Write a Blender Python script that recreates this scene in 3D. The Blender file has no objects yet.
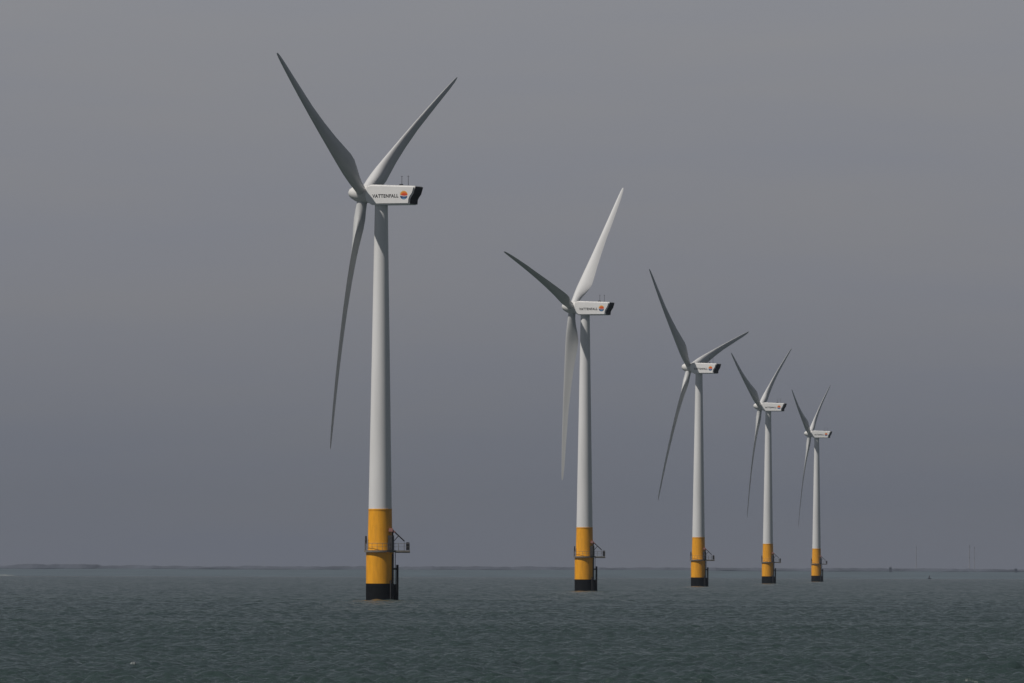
import bpy, bmesh, math, random
import numpy as np
from mathutils import Vector, Matrix

random.seed(7)
rng = np.random.default_rng(11)
R = math.radians
scene = bpy.context.scene
col = scene.collection

# ------------------------------------------------------------------ camera
EARTH = 7.4e6                      # effective earth radius with refraction
EYE = 6.1
cam_d = bpy.data.cameras.new('camera')
cam_d.sensor_width = 36.0
cam_d.lens = 9100.0 / 1024.0 * 36.0
cam_d.clip_start = 1.0
cam_d.clip_end = 60000.0
cam = bpy.data.objects.new('camera', cam_d)
col.objects.link(cam)
cam.matrix_world = (Matrix.Translation((0, 0, EYE)) @ Matrix.Rotation(R(90 + 1.4103), 4, 'X')
                    @ Matrix.Rotation(R(0.2), 4, 'Z'))
scene.camera = cam

# ------------------------------------------------------------------ light
SUN_EL = 59.0
SUN_DIR = Vector((-0.85, -0.53, 0)).normalized() * math.cos(R(SUN_EL)) + Vector((0, 0, math.sin(R(SUN_EL))))
SUN_STRENGTH = 5.0
SKY_STRENGTH = 0.05
HAZE_DENSITY = 3.4e-5

scene.view_settings.view_transform = 'Standard'
scene.view_settings.look = 'None'
scene.view_settings.exposure = -0.45
scene.view_settings.gamma = 1.0
scene.view_settings.use_curve_mapping = False
try:
    scene.cycles.use_denoising = True
    scene.cycles.sample_clamp_indirect = 2.0
    scene.cycles.sample_clamp_direct = 1.3
    scene.cycles.volume_bounces = 1
    scene.cycles.max_bounces = 6
except Exception:
    pass

sun_d = bpy.data.lights.new('sun', 'SUN')
sun_d.energy = SUN_STRENGTH
sun_d.angle = R(0.53)
sun_d.color = (1.0, 0.955, 0.90)
sun = bpy.data.objects.new('sun', sun_d)
col.objects.link(sun)
sun.location = (-200, -100, 300)
sun.rotation_euler = SUN_DIR.to_track_quat('Z', 'Y').to_euler()

world = bpy.data.worlds.new('World')
scene.world = world
world.use_nodes = True
wt = world.node_tree
wn, wl = wt.nodes, wt.links
wn.clear()
w_out = wn.new('ShaderNodeOutputWorld')
w_bg = wn.new('ShaderNodeBackground')
w_sky = wn.new('ShaderNodeTexSky')
w_sky.sky_type = 'NISHITA'
w_sky.sun_disc = False
w_sky.sun_elevation = R(SUN_EL)
w_sky.sun_rotation = math.atan2(SUN_DIR.x, SUN_DIR.y)
w_sky.air_density = 0.8
w_sky.dust_density = 0.3
w_tc = wn.new('ShaderNodeTexCoord')
w_sep = wn.new('ShaderNodeSeparateXYZ')
wl.new(w_tc.outputs['Generated'], w_sep.inputs[0])
# low haze bank over the sea, dark violet grey at the horizon, paler grey higher up
w_map = wn.new('ShaderNodeMapRange')
w_map.inputs['From Min'].default_value = 0.0
w_map.inputs['From Max'].default_value = 0.10
wl.new(w_sep.outputs['Z'], w_map.inputs['Value'])
w_ramp = wn.new('ShaderNodeValToRGB')
cr = w_ramp.color_ramp
cr.elements[0].position = 0.0
cr.elements[0].color = (*(0.235, 0.246, 0.292), 1)
cr.elements[1].position = 1.0
cr.elements[1].color = (*(0.380, 0.388, 0.423), 1)
for p, c in ((0.14, (0.240, 0.253, 0.296)), (0.32, (0.298, 0.306, 0.342)), (0.62, (0.348, 0.357, 0.391))):
    e = cr.elements.new(p)
    e.color = (*c, 1)
wl.new(w_map.outputs[0], w_ramp.inputs[0])
# thin streaks of cloud in it
w_mp = wn.new('ShaderNodeMapping')
w_mp.inputs['Scale'].default_value = (6, 6, 42)
wl.new(w_tc.outputs['Generated'], w_mp.inputs[0])
w_noise = wn.new('ShaderNodeTexNoise')
w_noise.inputs['Scale'].default_value = 3.0
w_noise.inputs['Detail'].default_value = 4.0
wl.new(w_mp.outputs[0], w_noise.inputs['Vector'])
w_cr2 = wn.new('ShaderNodeValToRGB')
w_cr2.color_ramp.elements[0].position = 0.3
w_cr2.color_ramp.elements[0].color = (0.968, 0.978, 1.0, 1)
w_cr2.color_ramp.elements[1].position = 0.7
w_cr2.color_ramp.elements[1].color = (1.032, 1.018, 0.988, 1)
wl.new(w_noise.outputs['Fac'], w_cr2.inputs[0])
w_mul = wn.new('ShaderNodeMix')
w_mul.data_type = 'RGBA'
w_mul.blend_type = 'MULTIPLY'
w_mul.inputs[0].default_value = 1.0
wl.new(w_ramp.outputs[0], w_mul.inputs[6])
wl.new(w_cr2.outputs[0], w_mul.inputs[7])
w_scale = wn.new('ShaderNodeMix')
w_scale.data_type = 'RGBA'
w_scale.blend_type = 'MULTIPLY'
w_scale.inputs[0].default_value = 1.0
w_scale.inputs[7].default_value = (SKY_STRENGTH, SKY_STRENGTH, SKY_STRENGTH, 1)
w_hsv = wn.new('ShaderNodeHueSaturation')          # veiled, whitish sky
w_hsv.inputs['Saturation'].default_value = 0.45
w_hsv.inputs['Value'].default_value = 0.9
wl.new(w_sky.outputs[0], w_hsv.inputs['Color'])
wl.new(w_hsv.outputs[0], w_scale.inputs[6])
w_fac = wn.new('ShaderNodeMapRange')
w_fac.interpolation_type = 'SMOOTHSTEP'
w_fac.inputs['From Min'].default_value = 0.07
w_fac.inputs['From Max'].default_value = 0.13
wl.new(w_sep.outputs['Z'], w_fac.inputs['Value'])
w_mix = wn.new('ShaderNodeMix')
w_mix.data_type = 'RGBA'
wl.new(w_fac.outputs[0], w_mix.inputs[0])
wl.new(w_mul.outputs[2], w_mix.inputs[6])
wl.new(w_scale.outputs[2], w_mix.inputs[7])
wl.new(w_mix.outputs[2], w_bg.inputs['Color'])
w_bg.inputs['Strength'].default_value = 1.0
wl.new(w_bg.outputs[0], w_out.inputs['Surface'])

# ------------------------------------------------------------------ materials
def mat(name, color, rough=0.5, vary=0.12, scale=0.6, stretch=(1, 1, 1), spec=0.5, metallic=0.0):
    """painted / weathered surface: base colour broken up by object-space noise"""
    m = bpy.data.materials.new(name)
    m.use_nodes = True
    nt = m.node_tree
    b = nt.nodes['Principled BSDF']
    b.inputs['Roughness'].default_value = rough
    b.inputs['Metallic'].default_value = metallic
    b.inputs['Specular IOR Level'].default_value = spec
    tc = nt.nodes.new('ShaderNodeTexCoord')
    mp = nt.nodes.new('ShaderNodeMapping')
    mp.inputs['Scale'].default_value = stretch
    nz = nt.nodes.new('ShaderNodeTexNoise')
    nz.inputs['Scale'].default_value = scale
    nz.inputs['Detail'].default_value = 6
    rp = nt.nodes.new('ShaderNodeValToRGB')
    rp.color_ramp.elements[0].position = 0.3
    rp.color_ramp.elements[1].position = 0.7
    rp.color_ramp.elements[0].color = (*[c * (1 - vary) for c in color], 1)
    rp.color_ramp.elements[1].color = (*[min(1, c * (1 + vary * 0.6)) for c in color], 1)
    nt.links.new(tc.outputs['Object'], mp.inputs[0])
    nt.links.new(mp.outputs[0], nz.inputs['Vector'])
    nt.links.new(nz.outputs['Fac'], rp.inputs[0])
    nt.links.new(rp.outputs[0], b.inputs['Base Color'])
    return m

M_TOWER = mat('tower_paint', (0.75, 0.745, 0.74), 0.45, 0.10, 0.35, (1, 1, 0.12))
M_NAC = mat('nacelle_paint', (0.82, 0.81, 0.80), 0.4, 0.05, 0.5)
M_BLADE = mat('blade_paint', (0.57, 0.57, 0.57), 0.42, 0.06, 0.3, (1, 1, 0.2))
M_HUB = mat('spinner_paint', (0.66, 0.65, 0.63), 0.4, 0.07, 0.6)
M_YELLOW = mat('yellow_paint', (0.86, 0.375, 0.012), 0.5, 0.17, 1.6, (1, 1, 0.22))
M_BLACK = mat('marine_growth', (0.0045, 0.005, 0.006), 0.8, 0.5, 1.2, spec=0.15)
M_STEEL = mat('dark_steel', (0.034, 0.033, 0.035), 0.6, 0.3, 2.0, spec=0.3)
M_RAIL = mat('railing_steel', (0.19, 0.18, 0.17), 0.6, 0.3, 2.0, spec=0.3)
M_GREY = mat('galvanised_steel', (0.20, 0.20, 0.21), 0.5, 0.2, 2.0)
M_DECK = mat('deck_grating', (0.17, 0.155, 0.13), 0.7, 0.3, 2.0)
M_VENT = mat('rear_hatch_plastic', (0.008, 0.008, 0.011), 0.6, 0.3, 1.0, spec=0.2)
M_INK = mat('black_lettering', (0.012, 0.012, 0.013), 0.5, 0.1)
M_ORANGE = mat('emblem_orange', (0.85, 0.22, 0.03), 0.5, 0.05)
M_RED = mat('emblem_red', (0.72, 0.07, 0.03), 0.5, 0.05)
M_GOLD = mat('emblem_gold', (0.82, 0.46, 0.09), 0.5, 0.05)
M_BLUE = mat('emblem_blue', (0.02, 0.045, 0.16), 0.5, 0.05)
M_SKYBLUE = mat('emblem_pale_blue', (0.13, 0.30, 0.48), 0.5, 0.05)
M_REDPAINT = mat('red_white_paint', (0.36, 0.17, 0.15), 0.5, 0.2)
M_HAZED_SHORE = mat('hazed_shore_fields', (0.072, 0.100, 0.118), 0.9, 0.2, 0.01)  # field colour paled and blued, distance haze painted into it
M_HAZED_WOOD = mat('hazed_woods_leaves', (0.080, 0.090, 0.115), 0.95, 0.25, 0.02)  # lightened beyond leaf colour to add haze to the woods and far blocks
M_MAST = mat('far_masonry', (0.29, 0.29, 0.31), 0.8, 0.15)
M_HULL = mat('dark_hull', (0.02, 0.022, 0.03), 0.5, 0.2)
M_SAIL = mat('grey_sailcloth', (0.10, 0.10, 0.115), 0.8, 0.1)
M_FOAM = mat('foam', (0.20, 0.22, 0.22), 0.8, 0.15, 0.5)

# ------------------------------------------------------------------ helpers
def drop(x, y):
    return -(x * x + y * y) / (2 * EARTH)

def finish(name, bm, material, parent=None, smooth=True, angle=35):
    me = bpy.data.meshes.new(name)
    bmesh.ops.recalc_face_normals(bm, faces=bm.faces)
    lim = math.cos(R(angle))
    for f in bm.faces:
        f.smooth = smooth
    if smooth:
        for e in bm.edges:
            if len(e.link_faces) == 2 and e.link_faces[0].normal.dot(e.link_faces[1].normal) < lim:
                e.smooth = False
    bm.to_mesh(me)
    bm.free()
    for m in (material if isinstance(material, (list, tuple)) else [material]):
        me.materials.append(m)
    o = bpy.data.objects.new(name, me)
    col.objects.link(o)
    if parent:
        o.parent = parent
    return o

def tag(o, label=None, cat=None, group=None, kind=None):
    if label: o['label'] = label
    if cat: o['category'] = cat
    if group: o['group'] = group
    if kind: o['kind'] = kind
    return o

def empty(name, loc):
    o = bpy.data.objects.new(name, None)
    o.empty_display_size = 2
    o.location = loc
    col.objects.link(o)
    return o

def tube(bm, p0, p1, r, n=10, r1=None):
    p0, p1 = Vector(p0), Vector(p1)
    r1 = r if r1 is None else r1
    z = (p1 - p0).normalized()
    x = z.orthogonal().normalized()
    y = z.cross(x)
    a, b = [], []
    for i in range(n):
        t = 2 * math.pi * i / n
        d = x * math.cos(t) + y * math.sin(t)
        a.append(bm.verts.new(p0 + d * r))
        b.append(bm.verts.new(p1 + d * r1))
    for i in range(n):
        j = (i + 1) % n
        bm.faces.new((a[i], a[j], b[j], b[i]))
    bm.faces.new(a[::-1])
    bm.faces.new(b)

def box(bm, c, s, rz=0.0, bevel=0.0):
    m = Matrix.Translation(c) @ Matrix.Rotation(rz, 4, 'Z') @ Matrix.Diagonal((*s, 1))
    r = bmesh.ops.create_cube(bm, size=1.0, matrix=m)
    if bevel:
        es = list({e for v in r['verts'] for e in v.link_edges})
        bmesh.ops.bevel(bm, geom=es, offset=bevel, segments=2, affect='EDGES')

def lathe(bm, prof, n=48, axis='Z', a0=0.0, a1=2 * math.pi):
    rings = []
    for r, h in prof:
        ring = []
        for i in range(n):
            t = 2 * math.pi * i / n
            p = (r * math.cos(t), r * math.sin(t), h) if axis == 'Z' else (h, r * math.cos(t), r * math.sin(t))
            ring.append(bm.verts.new(p))
        rings.append(ring)
    for A, B in zip(rings, rings[1:]):
        for i in range(n):
            j = (i + 1) % n
            bm.faces.new((A[i], A[j], B[j], B[i]))
    bm.faces.new(rings[0][::-1])
    bm.faces.new(rings[-1])

def ring_pt(r, deg, z):
    return (r * math.cos(R(deg)), r * math.sin(R(deg)), z)

# ------------------------------------------------------------------ sea
def build_sea():
    rows = [0.0, 60, 140, 230, 300, 345]
    r = 370.0
    while r < 16000:
        rows.append(r)
        r += min(0.00042 * r, 1.1) if r < 6000 else (2.0 if r < 9500 else 0.002 * r)
    rows.append(16400.0)
    rr = np.array(rows)
    dr = np.gradient(rr)
    fine = np.arange(-0.090, 0.0901, 0.00042)
    coarse = [0.10, 0.115, 0.14, 0.18, 0.24, 0.33, 0.45, 0.6, 0.8, 1.05, 1.3, 1.6, 1.95, 2.3, 2.7, 3.1415]
    th = np.concatenate([-np.array(coarse[::-1]), fine, np.array(coarse[:-1])])
    dth = np.abs(np.gradient(th))
    nr, nt = len(rr), len(th)
    X = rr[:, None] * np.sin(th)[None, :]
    Y = rr[:, None] * np.cos(th)[None, :]
    Z = -(rr ** 2)[:, None] / (2 * EARTH) * np.ones((1, nt))
    lat = (rr[:, None] * dth[None, :]).astype(np.float32)
    rad_ = dr[:, None].astype(np.float32)
    wind = R(200)
    H = np.zeros_like(X)
    # broad patches where the wind has roughened the water more, and slow warping of the crests
    gust = np.ones_like(X)
    wx = np.zeros_like(X)
    wy = np.zeros_like(X)
    for lam in (35, 60, 110, 190, 330):
        for k in range(2):
            a = rng.uniform(0, 2 * math.pi)
            ph = rng.uniform(0, 6.28)
            s = np.sin((X * math.cos(a) + Y * math.sin(a)) * 2 * math.pi / lam + ph)
            gust += 0.05 * s
            wx += 0.02 * lam ** 0.8 * s
            wy += 0.02 * lam ** 0.8 * np.cos((X * math.sin(a) - Y * math.cos(a)) * 2 * math.pi / lam + ph * 2)
    XX, YY = (X + wx).astype(np.float32), (Y + wy).astype(np.float32)
    H = H.astype(np.float32)
    f32 = np.float32
    N = 76
    lams = np.exp(np.linspace(math.log(0.8), math.log(10), N))
    for lam in lams:
        a = wind + rng.normal(0, 0.8)
        amp = 0.0125 * min(lam, 2.2) ** 0.60 * min(1.0, 4.0 / lam) ** 0.4
        ph = rng.uniform(0, 6.28)
        k = 2 * math.pi / lam
        cell = f32(abs(math.sin(a))) * rad_ + f32(abs(math.cos(a))) * lat + f32(1e-6)
        fade = np.clip((f32(lam) / cell - f32(1.9)) / f32(1.2), 0, 1)
        S = np.sin(XX * f32(math.cos(a) * k) + YY * f32(math.sin(a) * k) + f32(ph))
        H += f32(amp) * fade * (S + f32(0.22) * (1 - 2 * S * S))
    Z = Z + H * np.clip(gust, 0.4, 1.7)
    me = bpy.data.meshes.new('sea')
    V = np.stack([X, Y, Z], -1).reshape(-1, 3)
    i, j = np.meshgrid(np.arange(1, nr - 1), np.arange(nt), indexing='ij')
    j2 = (j + 1) % nt
    F = np.stack([i * nt + j, i * nt + j2, (i + 1) * nt + j2, (i + 1) * nt + j], -1).reshape(-1, 4)
    j0 = np.arange(nt)
    T = np.stack([np.zeros(nt, int), nt + (j0 + 1) % nt, nt + j0], -1)
    nq, ntri = len(F), len(T)
    me.vertices.add(len(V))
    me.vertices.foreach_set('co', V.astype(np.float32).ravel())
    loops = np.concatenate([F.ravel()[:, None].ravel(), T.ravel()])
    me.loops.add(len(loops))
    me.loops.foreach_set('vertex_index', loops.astype(np.int32))
    me.polygons.add(nq + ntri)
    starts = np.concatenate([np.arange(nq) * 4, nq * 4 + np.arange(ntri) * 3])
    me.polygons.foreach_set('loop_start', starts.astype(np.int32))
    me.polygons.foreach_set('use_smooth', np.ones(nq + ntri, bool))
    me.update(calc_edges=True)
    me.validate()
    o = bpy.data.objects.new('sea', me)
    col.objects.link(o)
    m = bpy.data.materials.new('sea_water')
    m.use_nodes = True
    nt_ = m.node_tree
    b = nt_.nodes['Principled BSDF']
    b.inputs['Base Color'].default_value = (0.020, 0.040, 0.042, 1)
    b.inputs['Roughness'].default_value = 0.19
    b.inputs['IOR'].default_value = 1.33
    geo = nt_.nodes.new('ShaderNodeNewGeometry')
    # silt patches in the water body
    n0 = nt_.nodes.new('ShaderNodeTexNoise')
    n0.inputs['Scale'].default_value = 0.004
    n0.inputs['Detail'].default_value = 4
    nt_.links.new(geo.outputs['Position'], n0.inputs['Vector'])
    rp = nt_.nodes.new('ShaderNodeValToRGB')
    rp.color_ramp.elements[0].position = 0.35
    rp.color_ramp.elements[1].position = 0.65
    rp.color_ramp.elements[0].color = (0.023, 0.038, 0.037, 1)
    rp.color_ramp.elements[1].color = (0.029, 0.046, 0.043, 1)
    nt_.links.new(n0.outputs['Fac'], rp.inputs[0])
    nt_.links.new(rp.outputs[0], b.inputs['Base Color'])
    # ripples
    n1 = nt_.nodes.new('ShaderNodeTexNoise')
    n1.inputs['Scale'].default_value = 2.2
    n1.inputs['Detail'].default_value = 5
    n1.inputs['Roughness'].default_value = 0.6
    nt_.links.new(geo.outputs['Position'], n1.inputs['Vector'])
    bp = nt_.nodes.new('ShaderNodeBump')
    bp.inputs['Strength'].default_value = 1.0
    bp.inputs['Distance'].default_value = 0.12
    nt_.links.new(n1.outputs['Fac'], bp.inputs['Height'])
    # chop of a few metres, so that the far water stays as rough as the near water
    n2 = nt_.nodes.new('ShaderNodeTexNoise')
    n2.inputs['Scale'].default_value = 0.45
    n2.inputs['Detail'].default_value = 3
    nt_.links.new(geo.outputs['Position'], n2.inputs['Vector'])
    bp2 = nt_.nodes.new('ShaderNodeBump')
    bp2.inputs['Strength'].default_value = 1.0
    bp2.inputs['Distance'].default_value = 0.55
    nt_.links.new(n2.outputs['Fac'], bp2.inputs['Height'])
    nt_.links.new(bp.outputs[0], bp2.inputs['Normal'])
    nt_.links.new(bp2.outputs[0], b.inputs['Normal'])
    me.materials.append(m)
    tag(o, kind='structure')
    return o

build_sea()

# ------------------------------------------------------------------ far shore
def build_shore():
    xs = np.concatenate([np.linspace(-6500, -1500, 60), np.arange(-1490, 1490, 7.0), np.linspace(1500, 6500, 60)])
    def wave(x, lams, seed):
        g = np.random.default_rng(seed)
        s = 0
        for l in lams:
            s = s + math.sin(x * 2 * math.pi / l + g.uniform(0, 6.28)) * g.uniform(0.5, 1)
        return s / len(lams)
    bm = bmesh.new()
    prev = None
    for x in xs:
        h = 13.0 + 0.9 * wave(x, (900, 400, 1700), 3)
        y0 = 13900 + 60 * wave(x, (1300, 600), 5)
        pr = [(y0 - 120, -3), (y0, 0.8), (y0 + 12, 2.6), (y0 + 150, 5.5), (y0 + 330, 0.78 * h), (y0 + 480, h), (15300, h - 2), (15900, -6)]
        row = [bm.verts.new((x, y, drop(x, y) + z)) for y, z in pr]
        if prev:
            for k in range(len(row) - 1):
                bm.faces.new((prev[k], row[k], row[k + 1], prev[k + 1]))
        prev = row
    o = finish('far_shore', bm, M_HAZED_SHORE, None, True, 80)
    tag(o, kind='structure')
    # hedgerows and woods along the low hills
    bm = bmesh.new()
    prev = None
    for x in xs:
        t = wave(x, (700, 310, 160), 8)
        top = 17.9 + 1.1 * t + 0.9 * wave(x, (61, 37, 23, 90), 9) + rng.uniform(-0.45, 0.45)
        if -790 < x < -655:
            top += 1.5
        if x > 560:
            top -= 0.6
        y0 = 14390 + 25 * wave(x, (210, 90), 12)
        pr = [(y0, 9.0), (y0 + 1, 13.6 + rng.uniform(-.5, .5)), (y0 + 6, top - 1.2 + rng.uniform(-.5, .5)), (y0 + 14, top),
              (y0 + 60, top + rng.uniform(-.9, .3)), (y0 + 130, top - 1 + rng.uniform(-.8, .2)), (y0 + 180, 9)]
        row = [bm.verts.new((x, y, drop(x, y) + z)) for y, z in pr]
        if prev:
            for k in range(len(row) - 1):
                bm.faces.new((prev[k], row[k], row[k + 1], prev[k + 1]))
        prev = row
    o = finish('far_woods', bm, M_HAZED_WOOD, None, False)
    tag(o, 'dark hazy line of woods along the top of the far shore', 'woods', kind='stuff')

build_shore()

# faint masts and blocks on the far shore
def far_mast(x, y, top, label, r0=1.5, r1=0.9):
    base = drop(x, y) + 5.0
    t = empty('chimney_mast', (x, y, base))
    tag(t, label, 'mast', 'faint masts on the far shore')
    h = top - base
    bm = bmesh.new()
    lathe(bm, [(r0 * 1.5, -1), (r0 * 1.5, 1.5), (r0, 2.2), (r1, h - 0.6), (r1, h)], 16)
    finish('shaft', bm, M_MAST, t)
    for f in (0.62, 0.95):
        bm = bmesh.new()
        rr = r0 + (r1 - r0) * f
        lathe(bm, [(rr + 0.02, h * f - 0.3), (rr + 0.8, h * f - 0.2), (rr + 0.8, h * f + 0.25), (rr + 0.02, h * f + 0.3)], 16)
        finish('gallery', bm, M_MAST, t)

far_mast(687.3, 15450, 42.0, 'very faint tall mast on the far shore, nearest to the small boat', 0.8, 0.5)
far_mast(777.6, 15450, 44.0, 'very faint tallest mast on the far shore near the right edge', 0.9, 0.6)
far_mast(786.1, 15450, 41.0, 'very faint thinner mast just right of the tallest far mast', 0.7, 0.4)

def far_block(x, y, w, d, h, label, tall=0):
    base = drop(x, y) + 6
    t = empty('far_building', (x, y, base))
    tag(t, label, 'building')
    bm = bmesh.new()
    box(bm, (0, 0, h / 2), (w, d, h))
    finish('wall', bm, M_HAZED_WOOD, t, False)
    bm = bmesh.new()
    v = [bm.verts.new(p) for p in ((-w * .55, -d * .55, h), (w * .55, -d * .55, h), (w * .55, d * .55, h), (-w * .55, d * .55, h),
                                   (-w * .45, 0, h + 1.8), (w * .45, 0, h + 1.8))]
    for q in ((0, 1, 5, 4), (1, 2, 5), (2, 3, 4, 5), (3, 0, 4), (3, 2, 1, 0)):
        bm.faces.new([v[i] for i in q])
    finish('roof', bm, M_HAZED_WOOD, t, False)
    if tall:
        bm = bmesh.new()
        box(bm, (w * .2, 0, h + 1.5), (1.2, 1.2, 3))
        finish('chimney', bm, M_MAST, t, False)

far_block(597.4, 14340, 4.0, 8, 12.4, 'small dark block standing up from the far shore left of the boat', 1)
far_block(795.0, 14340, 4.0, 8, 10.8, 'small dark block on the far shore beside the right edge')

# ------------------------------------------------------------------ wind turbines
HUB_Z = 72.4
OVERHANG = 3.5
TILT = 6.0
BLADE_L = 45.9

def airfoil(n, thick):
    """closed section, x from 0 (leading edge) to 1 (trailing edge), y half thickness"""
    pts = []
    for i in range(n):
        t = 2 * math.pi * i / n
        x = 0.5 - 0.5 * math.cos(t)
        yt = 5 * thick * (0.2969 * math.sqrt(max(x, 0)) - 0.1260 * x - 0.3516 * x * x + 0.2843 * x ** 3 - 0.1036 * x ** 4)
        pts.append((x, yt if t < math.pi else -yt))
    return pts

def blade_mesh():
    """span along +Z, leading edge towards +X, downwind towards +Y"""
    bm = bmesh.new()
    n = 28
    st = [  # r, chord, thickness, leading edge x, roundness(1 = circle), twist
        (0.9, 1.85, 1.0, 0.925, 1.0, 14), (1.9, 1.85, 1.0, 0.925, 1.0, 14), (3.0, 1.95, 0.95, 0.95, 0.9, 14),
        (4.5, 2.35, 0.78, 1.0, 0.55, 14), (6.2, 3.0, 0.56, 1.06, 0.2, 13.5), (8.0, 3.5, 0.42, 1.10, 0.05, 12.5),
        (9.6, 3.55, 0.35, 1.08, 0.0, 11), (12, 3.28, 0.30, 1.02, 0.0, 9), (16, 2.78, 0.25, 0.90, 0.0, 6.3),
        (21, 2.28, 0.22, 0.76, 0, 4.2), (27, 1.80, 0.195, 0.61, 0, 2.4), (33, 1.52, 0.18, 0.47, 0, 1.1),
        (38, 1.22, 0.17, 0.35, 0, 0.4), (42, 0.96, 0.165, 0.24, 0, 0), (44.6, 0.66, 0.16, 0.14, 0, -0.3),
        (45.55, 0.40, 0.16, 0.04, 0, -0.5), (BLADE_L, 0.14, 0.16, -0.05, 0, -0.5)]
    rings = []
    for r, c, th, le, rd, tw in st:
        ring = []
        for i, (x, y) in enumerate(airfoil(n, th)):
            t = 2 * math.pi * i / n
            cx, cy = 0.5 - 0.5 * math.cos(t), 0.5 * math.sin(t)
            px = (cx * rd + x * (1 - rd)) * c
            py = (cy * rd + y * (1 - rd)) * c
            # X: leading edge at +le, trailing edge behind it
            X, Y = le - px, -py + 0.05 * c * (1 - rd) * math.sin(math.pi * x)
            a = -R(tw)
            ring.append(bm.verts.new((X * math.cos(a) - Y * math.sin(a), X * math.sin(a) + Y * math.cos(a) - 0.6 * math.sin(math.pi * r / BLADE_L), r)))
        rings.append(ring)
    for A, B in zip(rings, rings[1:]):
        for i in range(n):
            j = (i + 1) % n
            bm.faces.new((A[i], A[j], B[j], B[i]))
    bm.faces.new(rings[0][::-1])
    bm.faces.new(rings[-1])
    return bm

def text_mesh(body, length, cap):
    cu = bpy.data.curves.new('lettering_text', 'FONT')
    cu.body = body
    cu.size = 1.0
    cu.extrude = 0.012
    cu.offset = 0.03
    cu.space_character = 1.15
    to = bpy.data.objects.new('lettering_text', cu)
    col.objects.link(to)
    bpy.context.view_layer.update()
    dg = bpy.context.evaluated_depsgraph_get()
    me = bpy.data.meshes.new_from_object(to.evaluated_get(dg))
    bpy.data.objects.remove(to)
    bpy.data.curves.remove(cu)
    co = np.empty(len(me.vertices) * 3, np.float32)
    me.vertices.foreach_get('co', co)
    co = co.reshape(-1, 3)
    x0, x1 = co[:, 0].min(), co[:, 0].max()
    y0, y1 = co[:, 1].min(), co[:, 1].max()
    co[:, 0] = (co[:, 0] - x0) / (x1 - x0) * length
    co[:, 1] = (co[:, 1] - (y0 + y1) / 2) / (y1 - y0) * cap
    me.vertices.foreach_set('co', co.ravel())
    me.materials.clear()
    me.materials.append(M_INK)
    me.update()
    return me

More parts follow.
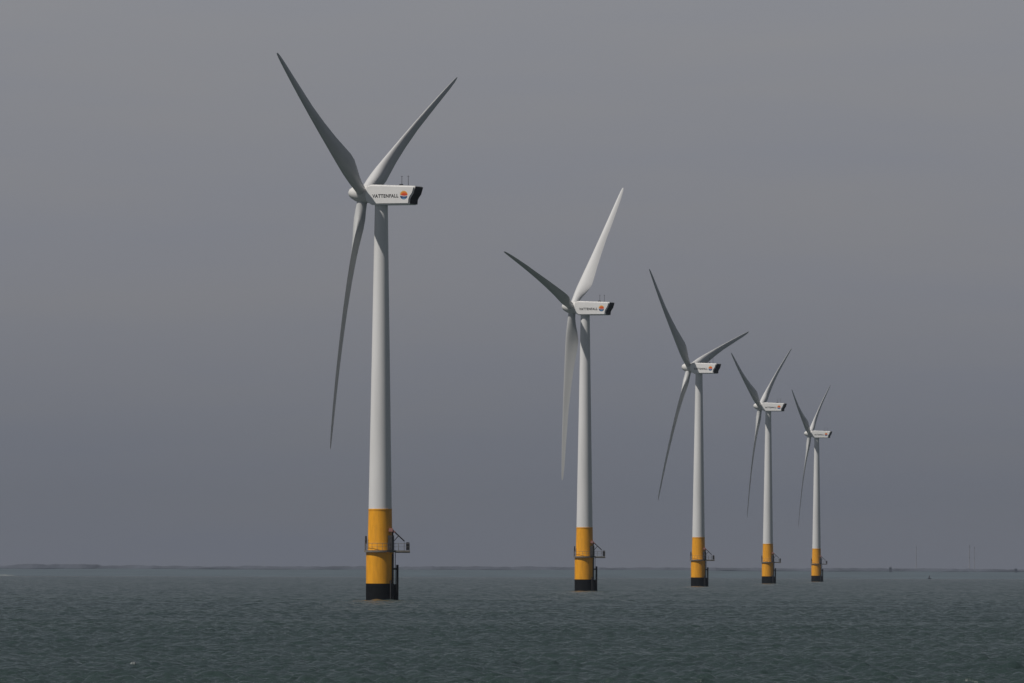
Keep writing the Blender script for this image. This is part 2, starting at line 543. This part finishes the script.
def build_turbine():
    root = empty('wind_turbine', (0, 0, 0))
    # --- foundation
    bm = bmesh.new()
    lathe(bm, [(2.48, -9), (2.48, 0.6), (2.49, 1.2), (2.495, 3.0)], 64)
    finish('monopile', bm, M_BLACK, root)
    bm = bmesh.new()
    lathe(bm, [(2.475, 3.0), (2.475, 8.35), (2.53, 8.38), (2.53, 8.52), (2.30, 8.55), (2.22, 9.0), (2.09, 16.03), (2.13, 16.06), (2.13, 16.28)], 64)
    finish('transition_piece', bm, M_YELLOW, root)
    # --- tower
    bm = bmesh.new()
    prof = [(2.06, 16.28)]
    def rad(z): return 2.06 + (1.16 - 2.06) * (z - 16.28) / (70.4 - 16.28)
    prof += [(rad(z), z) for z in (25, 34, 43, 52, 61)]
    prof += [(1.16, 70.4), (1.28, 70.45), (1.28, 70.75)]
    lathe(bm, prof, 64)
    finish('tower', bm, M_TOWER, root)
    # --- service platform: ring walkway and a deck to the right
    plat = None
    bm = bmesh.new()
    n = 40
    ins, outs, ins2, outs2 = [], [], [], []
    for i in range(n):
        d = 360 * i / n
        ins.append(bm.verts.new(ring_pt(2.33, d, 8.62)));  outs.append(bm.verts.new(ring_pt(2.82, d, 8.62)))
        ins2.append(bm.verts.new(ring_pt(2.33, d, 8.27))); outs2.append(bm.verts.new(ring_pt(2.82, d, 8.27)))
    for i in range(n):
        j = (i + 1) % n
        bm.faces.new((ins[i], outs[i], outs[j], ins[j]))
        bm.faces.new((ins2[i], ins2[j], outs2[j], outs2[i]))
        bm.faces.new((outs[i], outs2[i], outs2[j], outs[j]))
        bm.faces.new((ins[i], ins[j], ins2[j], ins2[i]))
    box(bm, (3.95, -0.25, 8.46), (2.75, 3.0, 0.26))
    for yy in (-1.5, 1.0):
        box(bm, (4.0, yy, 8.26), (2.6, 0.16, 0.2))
    plat = finish('platform', bm, M_DECK, root, False)
    # railing (sub-part)
    bm = bmesh.new()
    pts = [ring_pt(2.76, d, 0) for d in range(40, 321, 20)]
    pts = [(5.25, 1.2, 0), (4.3, 1.2, 0), (3.3, 1.22, 0)] + [(2.62, 1.25, 0)] + pts[0:] + [(2.4, -1.62, 0), (3.3, -1.7, 0), (4.3, -1.7, 0), (5.25, -1.7, 0), (5.25, -0.25, 0), (5.25, 1.2, 0)]
    for p in pts[:-1]:
        tube(bm, (p[0], p[1], 8.6), (p[0], p[1], 9.85), 0.03, 6)
    for a, b in zip(pts, pts[1:]):
        for z, r in ((9.85, 0.035), (9.25, 0.02)):
            tube(bm, (a[0], a[1], z), (b[0], b[1], z), r, 6)
    finish('railing', bm, M_RAIL, plat)
    # --- davit crane with its winch
    bm = bmesh.new()
    tube(bm, (2.25, -1.1, 8.6), (2.25, -1.1, 12.3), 0.15, 12)
    tube(bm, (2.25, -1.1, 12.2), (4.35, -1.2, 10.25), 0.11, 10)
    tube(bm, (2.25, -1.1, 10.0), (3.3, -1.15, 11.2), 0.07, 8)
    tube(bm, (4.33, -1.2, 10.25), (4.33, -1.2, 9.2), 0.025, 6)
    box(bm, (2.25, -1.1, 11.0), (0.5, 0.5, 0.5))
    cr_ = finish('davit_crane', bm, M_STEEL, root)
    bm = bmesh.new()
    box(bm, (1.95, -1.45, 12.2), (0.75, 0.4, 0.65), 0, 0.06)
    box(bm, (2.5, -1.3, 11.9), (0.45, 0.35, 0.35), 0, 0.05)
    finish('winch', bm, M_REDPAINT, cr_)
    # --- switch cabinet against the tower, locker at the end of the deck
    bm = bmesh.new()
    box(bm, (1.85, -1.6, 9.95), (1.3, 0.6, 2.6), R(-38), 0.04)
    finish('switch_cabinet', bm, M_STEEL, root, False)
    bm = bmesh.new()
    box(bm, (4.95, -1.2, 9.35), (0.6, 0.8, 1.4), 0, 0.05)
    finish('deck_locker', bm, M_STEEL, root, False)
    # --- entrance door on the sheltered side
    bm = bmesh.new()
    box(bm, (2.20, 0.35, 9.85), (0.18, 0.95, 2.2), 0, 0.03)
    finish('door', bm, M_GREY, root, False)
    # --- navigation lantern on the rail
    bm = bmesh.new()
    tube(bm, (-2.5, -0.75, 8.6), (-2.5, -0.75, 10.4), 0.06, 8)
    lathe_at = bmesh.ops.create_cone(bm, cap_ends=True, segments=14, radius1=0.19, radius2=0.15, depth=0.9,
                                     matrix=Matrix.Translation((-2.5, -0.75, 10.7)))
    box(bm, (-2.5, -0.75, 10.0), (0.36, 0.36, 0.5))
    finish('navigation_lantern', bm, M_STEEL, root)
    for o in root.children:
        if o.name.split('.')[0] in ('platform', 'davit_crane', 'switch_cabinet', 'deck_locker', 'door', 'navigation_lantern'):
            o.location.z = 0.3
    # --- boat landing: two fenders, ladder and stubs
    bm = bmesh.new()
    for yy in (-1.0, 0.55):
        tube(bm, (3.1, yy, -4), (3.1, yy, 6.35), 0.21, 14)
        for z in (0.7, 2.2, 5.6):
            tube(bm, (2.1, yy * 0.7, z), (3.1, yy, z), 0.15, 10)
    for z in (0.9, 2.55):
        tube(bm, (3.1, -1.0, z), (3.1, 0.55, z), 0.12, 8)
    bl = finish('boat_landing', bm, M_BLACK, root)
    bm = bmesh.new()
    for yy in (-0.5, 0.05):
        tube(bm, (2.72, yy, -3), (2.72, yy, 8.5), 0.06, 8)
    z = -2.5
    while z < 8.3:
        tube(bm, (2.72, -0.5, z), (2.72, 0.05, z), 0.03, 6)
        z += 0.3
    box(bm, (2.74, -0.2, 1.2), (0.5, 1.3, 3.4))
    finish('ladder', bm, M_BLACK, bl)
    bm = bmesh.new()
    tube(bm, (2.30, -1.25, -4), (2.30, -1.25, 8.3), 0.16, 12)
    tube(bm, (1.95, -1.85, -4), (1.95, -1.85, 3.6), 0.13, 12)
    finish('cable_tube', bm, M_STEEL, root)

    # --- nacelle, nose towards local +X, its lettered side towards local +Y
    bm = bmesh.new()
    W = 1.75
    prof = [(2.25, -1.2), (2.45, -0.4), (2.45, 0.9), (2.1, 1.55), (1.2, 1.75), (-7.2, 1.42), (-7.3, 1.2), (-6.9, 0.05), (-6.45, -0.55),
            (-6.25, -1.0), (-6.2, -1.8), (-6.0, -1.9), (1.2, -1.9)]
    A = [bm.verts.new((x, W, z)) for x, z in prof]
    B = [bm.verts.new((x, -W, z)) for x, z in prof]
    bm.faces.new(A)
    bm.faces.new(B[::-1])
    k = len(prof)
    for i in range(k):
        j = (i + 1) % k
        bm.faces.new((A[i], B[i], B[j], A[j]))
    bmesh.ops.recalc_face_normals(bm, faces=bm.faces)
    es = [e for e in bm.edges if abs(e.verts[0].co.y - e.verts[1].co.y) < 0.01]
    bmesh.ops.bevel(bm, geom=es, offset=0.26, segments=4, affect='EDGES')
    nac = finish('nacelle', bm, M_NAC, root, True, 30)
    # dark rear hatch following the stepped rear
    bm = bmesh.new()
    rp = [(-7.32, 1.27), (-6.95, 0.02), (-6.5, -0.6), (-6.3, -1.02), (-6.24, -1.78)]
    rows = []
    for x, z in rp:
        rows.append([bm.verts.new((x - o, s * 1.66, z - o * 0.3)) for o, s in ((0.0, 1), (0.07, 1), (0.07, -1), (0.0, -1))])
    for P, Q in zip(rows, rows[1:]):
        for i in range(4):
            j = (i + 1) % 4
            bm.faces.new((P[i], P[j], Q[j], Q[i]))
    bm.faces.new(rows[0])
    bm.faces.new(rows[-1][::-1])
    finish('rear_hatch', bm, M_VENT, nac, False)
    for x in (-4.15, -5.4):
        bm = bmesh.new()
        zt = 1.55
        tube(bm, (x, 0.4, zt - 0.2), (x, 0.4, zt + 1.75), 0.055, 8, 0.035)
        tube(bm, (x - 0.22, 0.4, zt + 1.6), (x + 0.22, 0.4, zt + 1.6), 0.03, 6)
        if x > -5:
            box(bm, (x + 0.12, 0.4, zt + 0.1), (0.55, 0.5, 0.28))
        finish('wind_sensor', bm, M_STEEL, nac)
    # lettering
    me = text_mesh('VATTENFALL', 5.05, 0.63)
    me.name = 'lettering'
    lo = bpy.data.objects.new('lettering', me)
    col.objects.link(lo)
    lo.parent = nac
    lo.matrix_local = Matrix.Translation((0.98, W + 0.006, -0.33)) @ Matrix(((-1, 0, 0, 0), (0, 0, 1, 0), (0, 1, 0, 0), (0, 0, 0, 1)))
    # emblem: warm upper half, cold lower half, white wave between
    bm = bmesh.new()
    er, ec = 0.76, (-5.12, -0.22)
    def edge_hi(u): return 0.02 - 0.16 * math.sin(math.pi * (u * 0.5 + 0.5) * 1.0) - 0.05 * u
    def edge_lo(u): return edge_hi(u) - 0.17
    def sheet(us, lo_f, hi_f, mi, dy):
        prev = None
        for u in us:
            a, b = lo_f(u), hi_f(u)
            if b - a < 0.004:
                b = a + 0.004
            row = [bm.verts.new((ec[0] - u * er, W + dy, ec[1] + a * er * 1.0)), bm.verts.new((ec[0] - u * er, W + dy, ec[1] + b * er))]
            if prev:
                f = bm.faces.new((prev[0], row[0], row[1], prev[1]))
                f.material_index = mi
            prev = row
    us = [math.sin(t) for t in np.linspace(-math.pi / 2, math.pi / 2, 33)]
    circ = lambda u: math.sqrt(max(0, 1 - u * u))
    sheet([u * 0.97 for u in us], lambda u: max(edge_hi(u), -circ(u)), circ, 0, 0.008)                                        # gold rim
    sheet([0.08 + u * 0.86 for u in us], lambda u: edge_hi(u), lambda u: max(edge_hi(u), 0.80 * circ((u - 0.08) / 0.86)), 1, 0.011)     # orange
    sheet([0.12 + u * 0.78 for u in us], lambda u: edge_hi(u), lambda u: max(edge_hi(u), 0.42 * circ((u - 0.12) / 0.78)), 2, 0.014)     # red
    sheet([u * 0.9 for u in us], lambda u: -circ(u), lambda u: max(-circ(u), edge_lo(u)), 3, 0.008)                            # blue
    sheet([0.15 + u * 0.55 for u in us], lambda u: -circ(u) * 0.93, lambda u: max(-circ(u) * 0.93, -0.62 - 0.1 * u), 4, 0.011) # pale blue
    em = finish('emblem', bm, [M_GOLD, M_ORANGE, M_RED, M_BLUE, M_SKYBLUE], nac, False)
    # --- hub with spinner nose, axis along local +X
    bm = bmesh.new()
    lathe(bm, [(1.15, -1.15), (1.5, -1.05), (1.58, -0.4), (1.58, 0.55), (1.48, 1.1), (1.25, 1.7), (1.0, 2.2), (0.7, 2.6), (0.35, 2.82), (0.06, 2.9)], 40, 'X')
    hub = finish('spinner', bm, M_HUB, root)
    # --- blades
    b0 = finish('blade', blade_mesh(), M_BLADE, root, True, 50)
    others = []
    for k in range(2):
        c = b0.copy()
        col.objects.link(c)
        c.parent = root
    return root

def pose(root, yaw, phase, pitch, cone):
    ah = Vector((math.cos(R(yaw)), math.sin(R(yaw)), 0))
    a = ah * math.cos(R(TILT)) + Vector((0, 0, math.sin(R(TILT))))
    p = ah.cross(Vector((0, 0, 1)))
    up = p.cross(a)
    hub = Vector((0, 0, HUB_Z)) + ah * OVERHANG
    k = 0
    for c in sorted(root.children, key=lambda o: o.name):
        kind = c.name.split('.')[0]
        if kind == 'nacelle':
            c.matrix_local = Matrix.Translation((0, 0, HUB_Z - 0.13)) @ Matrix.Rotation(R(yaw), 4, 'Z')
        elif kind == 'spinner':
            c.matrix_local = Matrix.Translation(hub) @ Matrix.Rotation(R(yaw), 4, 'Z') @ Matrix.Rotation(R(-TILT), 4, 'Y')
        elif kind == 'blade':
            th = R(phase + 120 * k)
            k += 1
            s = p * math.sin(th) + up * math.cos(th)
            t = -p * math.cos(th) + up * math.sin(th)
            cc = R(cone)
            s2 = s * math.cos(cc) + a * math.sin(cc)
            y2 = -(a * math.cos(cc) - s * math.sin(cc))
            m = Matrix((t, y2, s2)).transposed().to_4x4()
            c.matrix_local = Matrix.Translation(hub) @ m @ Matrix.Rotation(R(-pitch), 4, 'Z')

def copy_tree(o, parent=None):
    c = o.copy()
    col.objects.link(c)
    if parent:
        c.parent = parent
    for ch in list(o.children):
        copy_tree(ch, c)
    return c

proto = build_turbine()
spots = [  # x, distance, yaw, blade phase, blade pitch, cone, label
    (-23.36, 1620.1, 157, -60.0, 4, 1.8, 'largest and nearest wind turbine, at the left end of the row'),
    (18.66, 2321.6, 158, -74.0, 74, 3.2, 'second wind turbine from the left, with one bright white blade raised and feathered'),
    (61.9, 3010.0, 152, -46.5, 4, 1.8, 'middle wind turbine of the row, one blade pointing low to the right'),
    (104.85, 3718.5, 160.5, -63.0, 4, 1.8, 'fourth wind turbine from the left, second smallest in the row'),
    (149.35, 4454.1, 164.5, -63.0, 4, 1.8, 'smallest and farthest wind turbine, at the right end of the row'),
]
roots = [proto] + [copy_tree(proto) for _ in spots[1:]]
for o, (x, y, yaw, ph, pitch, cone, label) in zip(roots, spots):
    o.location = (x, y, drop(x, y))
    pose(o, yaw, ph, pitch, cone)
    tag(o, label, 'wind turbine', 'wind turbines standing in a row in the sea')

# ------------------------------------------------------------------ small things on the water
bx, by = 349.2, 7600.0
boat = empty('sailing_boat', (bx, by, drop(bx, by)))
boat.scale = (0.55, 0.55, 0.6)
tag(boat, 'tiny dark sailing boat on the horizon right of the turbines', 'boat')
bm = bmesh.new()
sec = [(-2.6, 0.75, 0.9), (-1.2, 1.0, 0.85), (0.6, 1.0, 0.9), (2.0, 0.6, 1.05), (2.9, 0.05, 1.25)]
prev = None
for x, w, h in sec:
    row = [bm.verts.new(p) for p in ((x, -w, h), (x, -w * .7, -0.1), (x, 0, -0.5), (x, w * .7, -0.1), (x, w, h))]
    if prev:
        for k in range(4):
            bm.faces.new((prev[k], row[k], row[k + 1], prev[k + 1]))
        bm.faces.new((prev[4], row[4], row[0], prev[0]))
    else:
        bm.faces.new(row)
    prev = row
bm.faces.new(prev[::-1])
box(bm, (-0.4, 0, 1.15), (1.8, 1.1, 0.6), 0, 0.08)
finish('hull', bm, M_HULL, boat)
bm = bmesh.new()
tube(bm, (0.7, 0, 0.8), (0.7, 0, 5.6), 0.07, 8, 0.05)
tube(bm, (0.7, 0, 1.7), (-1.6, 0.15, 1.75), 0.05, 8)
finish('mast', bm, M_STEEL, boat)
bm = bmesh.new()
rows = []
for i in range(9):
    t = i / 8
    z = 1.8 + 3.6 * t
    w = 2.1 * (1 - t) ** 0.8 + 0.06
    rows.append([[bm.verts.new((0.62 - w * u, 0.25 * math.sin(math.pi * u) * (1 - t) + s * 0.015, z)) for u in (0, .25, .5, .75, 1)] for s in (1, -1)])
for A, B in zip(rows, rows[1:]):
    for s in (0, 1):
        for k in range(4):
            bm.faces.new((A[s][k], A[s][k + 1], B[s][k + 1], B[s][k]))
    for k in (0, 4):
        bm.faces.new((A[0][k], A[1][k], B[1][k], B[0][k]))
finish('sail', bm, M_SAIL, boat)

def foam(name, x, y, length, depth, h, label, cat, n=40, lift=0.0):
    bm = bmesh.new()
    prev = None
    for i in range(n + 1):
        u = i / n
        e = math.sin(math.pi * u) ** 0.5 if 0 < u < 1 else 0.02
        hh = h * e * random.uniform(0.6, 1.1)
        d = depth * e * random.uniform(0.7, 1.1) + 0.01
        px = (u - 0.5) * length
        off = random.uniform(-.1, .1) * depth
        row = [bm.verts.new((px, off + d * (v - .5), -0.25 + (hh + 0.25) * math.sin(math.pi * v) ** 0.6 if 0 < v < 1 else -0.3)) for v in (0, .15, .35, .6, .85, 1)]
        if prev:
            for k in range(5):
                bm.faces.new((prev[k], row[k], row[k + 1], prev[k + 1]))
        prev = row
    o = finish(name, bm, M_FOAM)
    o.location = (x, y, drop(x, y) + lift)
    tag(o, label, cat)

foam('breaking_wave', -470.0, 8300.0, 34, 10, 1.3, 'pale streak of white water on the horizon at the left edge', 'breaking wave')
foam('whitecap', -22.4, 540.0, 0.34, 0.3, 0.10, 'small white foam crest on the near water at lower left', 'whitecap', 12, 0.26)

# ------------------------------------------------------------------ haze
bm = bmesh.new()
bmesh.ops.create_cube(bm, size=1.0, matrix=Matrix.Translation((0, 0, 45)) @ Matrix.Diagonal((33600, 33600, 174, 1)))
hz = bpy.data.meshes.new('haze')
bm.to_mesh(hz)
bm.free()
ho = bpy.data.objects.new('haze', hz)
col.objects.link(ho)
hm = bpy.data.materials.new('haze_air')
hm.use_nodes = True
hn = hm.node_tree
hn.nodes.clear()
hout = hn.nodes.new('ShaderNodeOutputMaterial')
hv = hn.nodes.new('ShaderNodeVolumePrincipled')
hv.inputs['Color'].default_value = (0.55, 0.60, 0.70, 1)
hv.inputs['Density'].default_value = HAZE_DENSITY
hv.inputs['Anisotropy'].default_value = 0.55
hn.links.new(hv.outputs[0], hout.inputs['Volume'])
hz.materials.append(hm)
tag(ho, 'thin grey sea haze over the water', 'haze', kind='stuff')
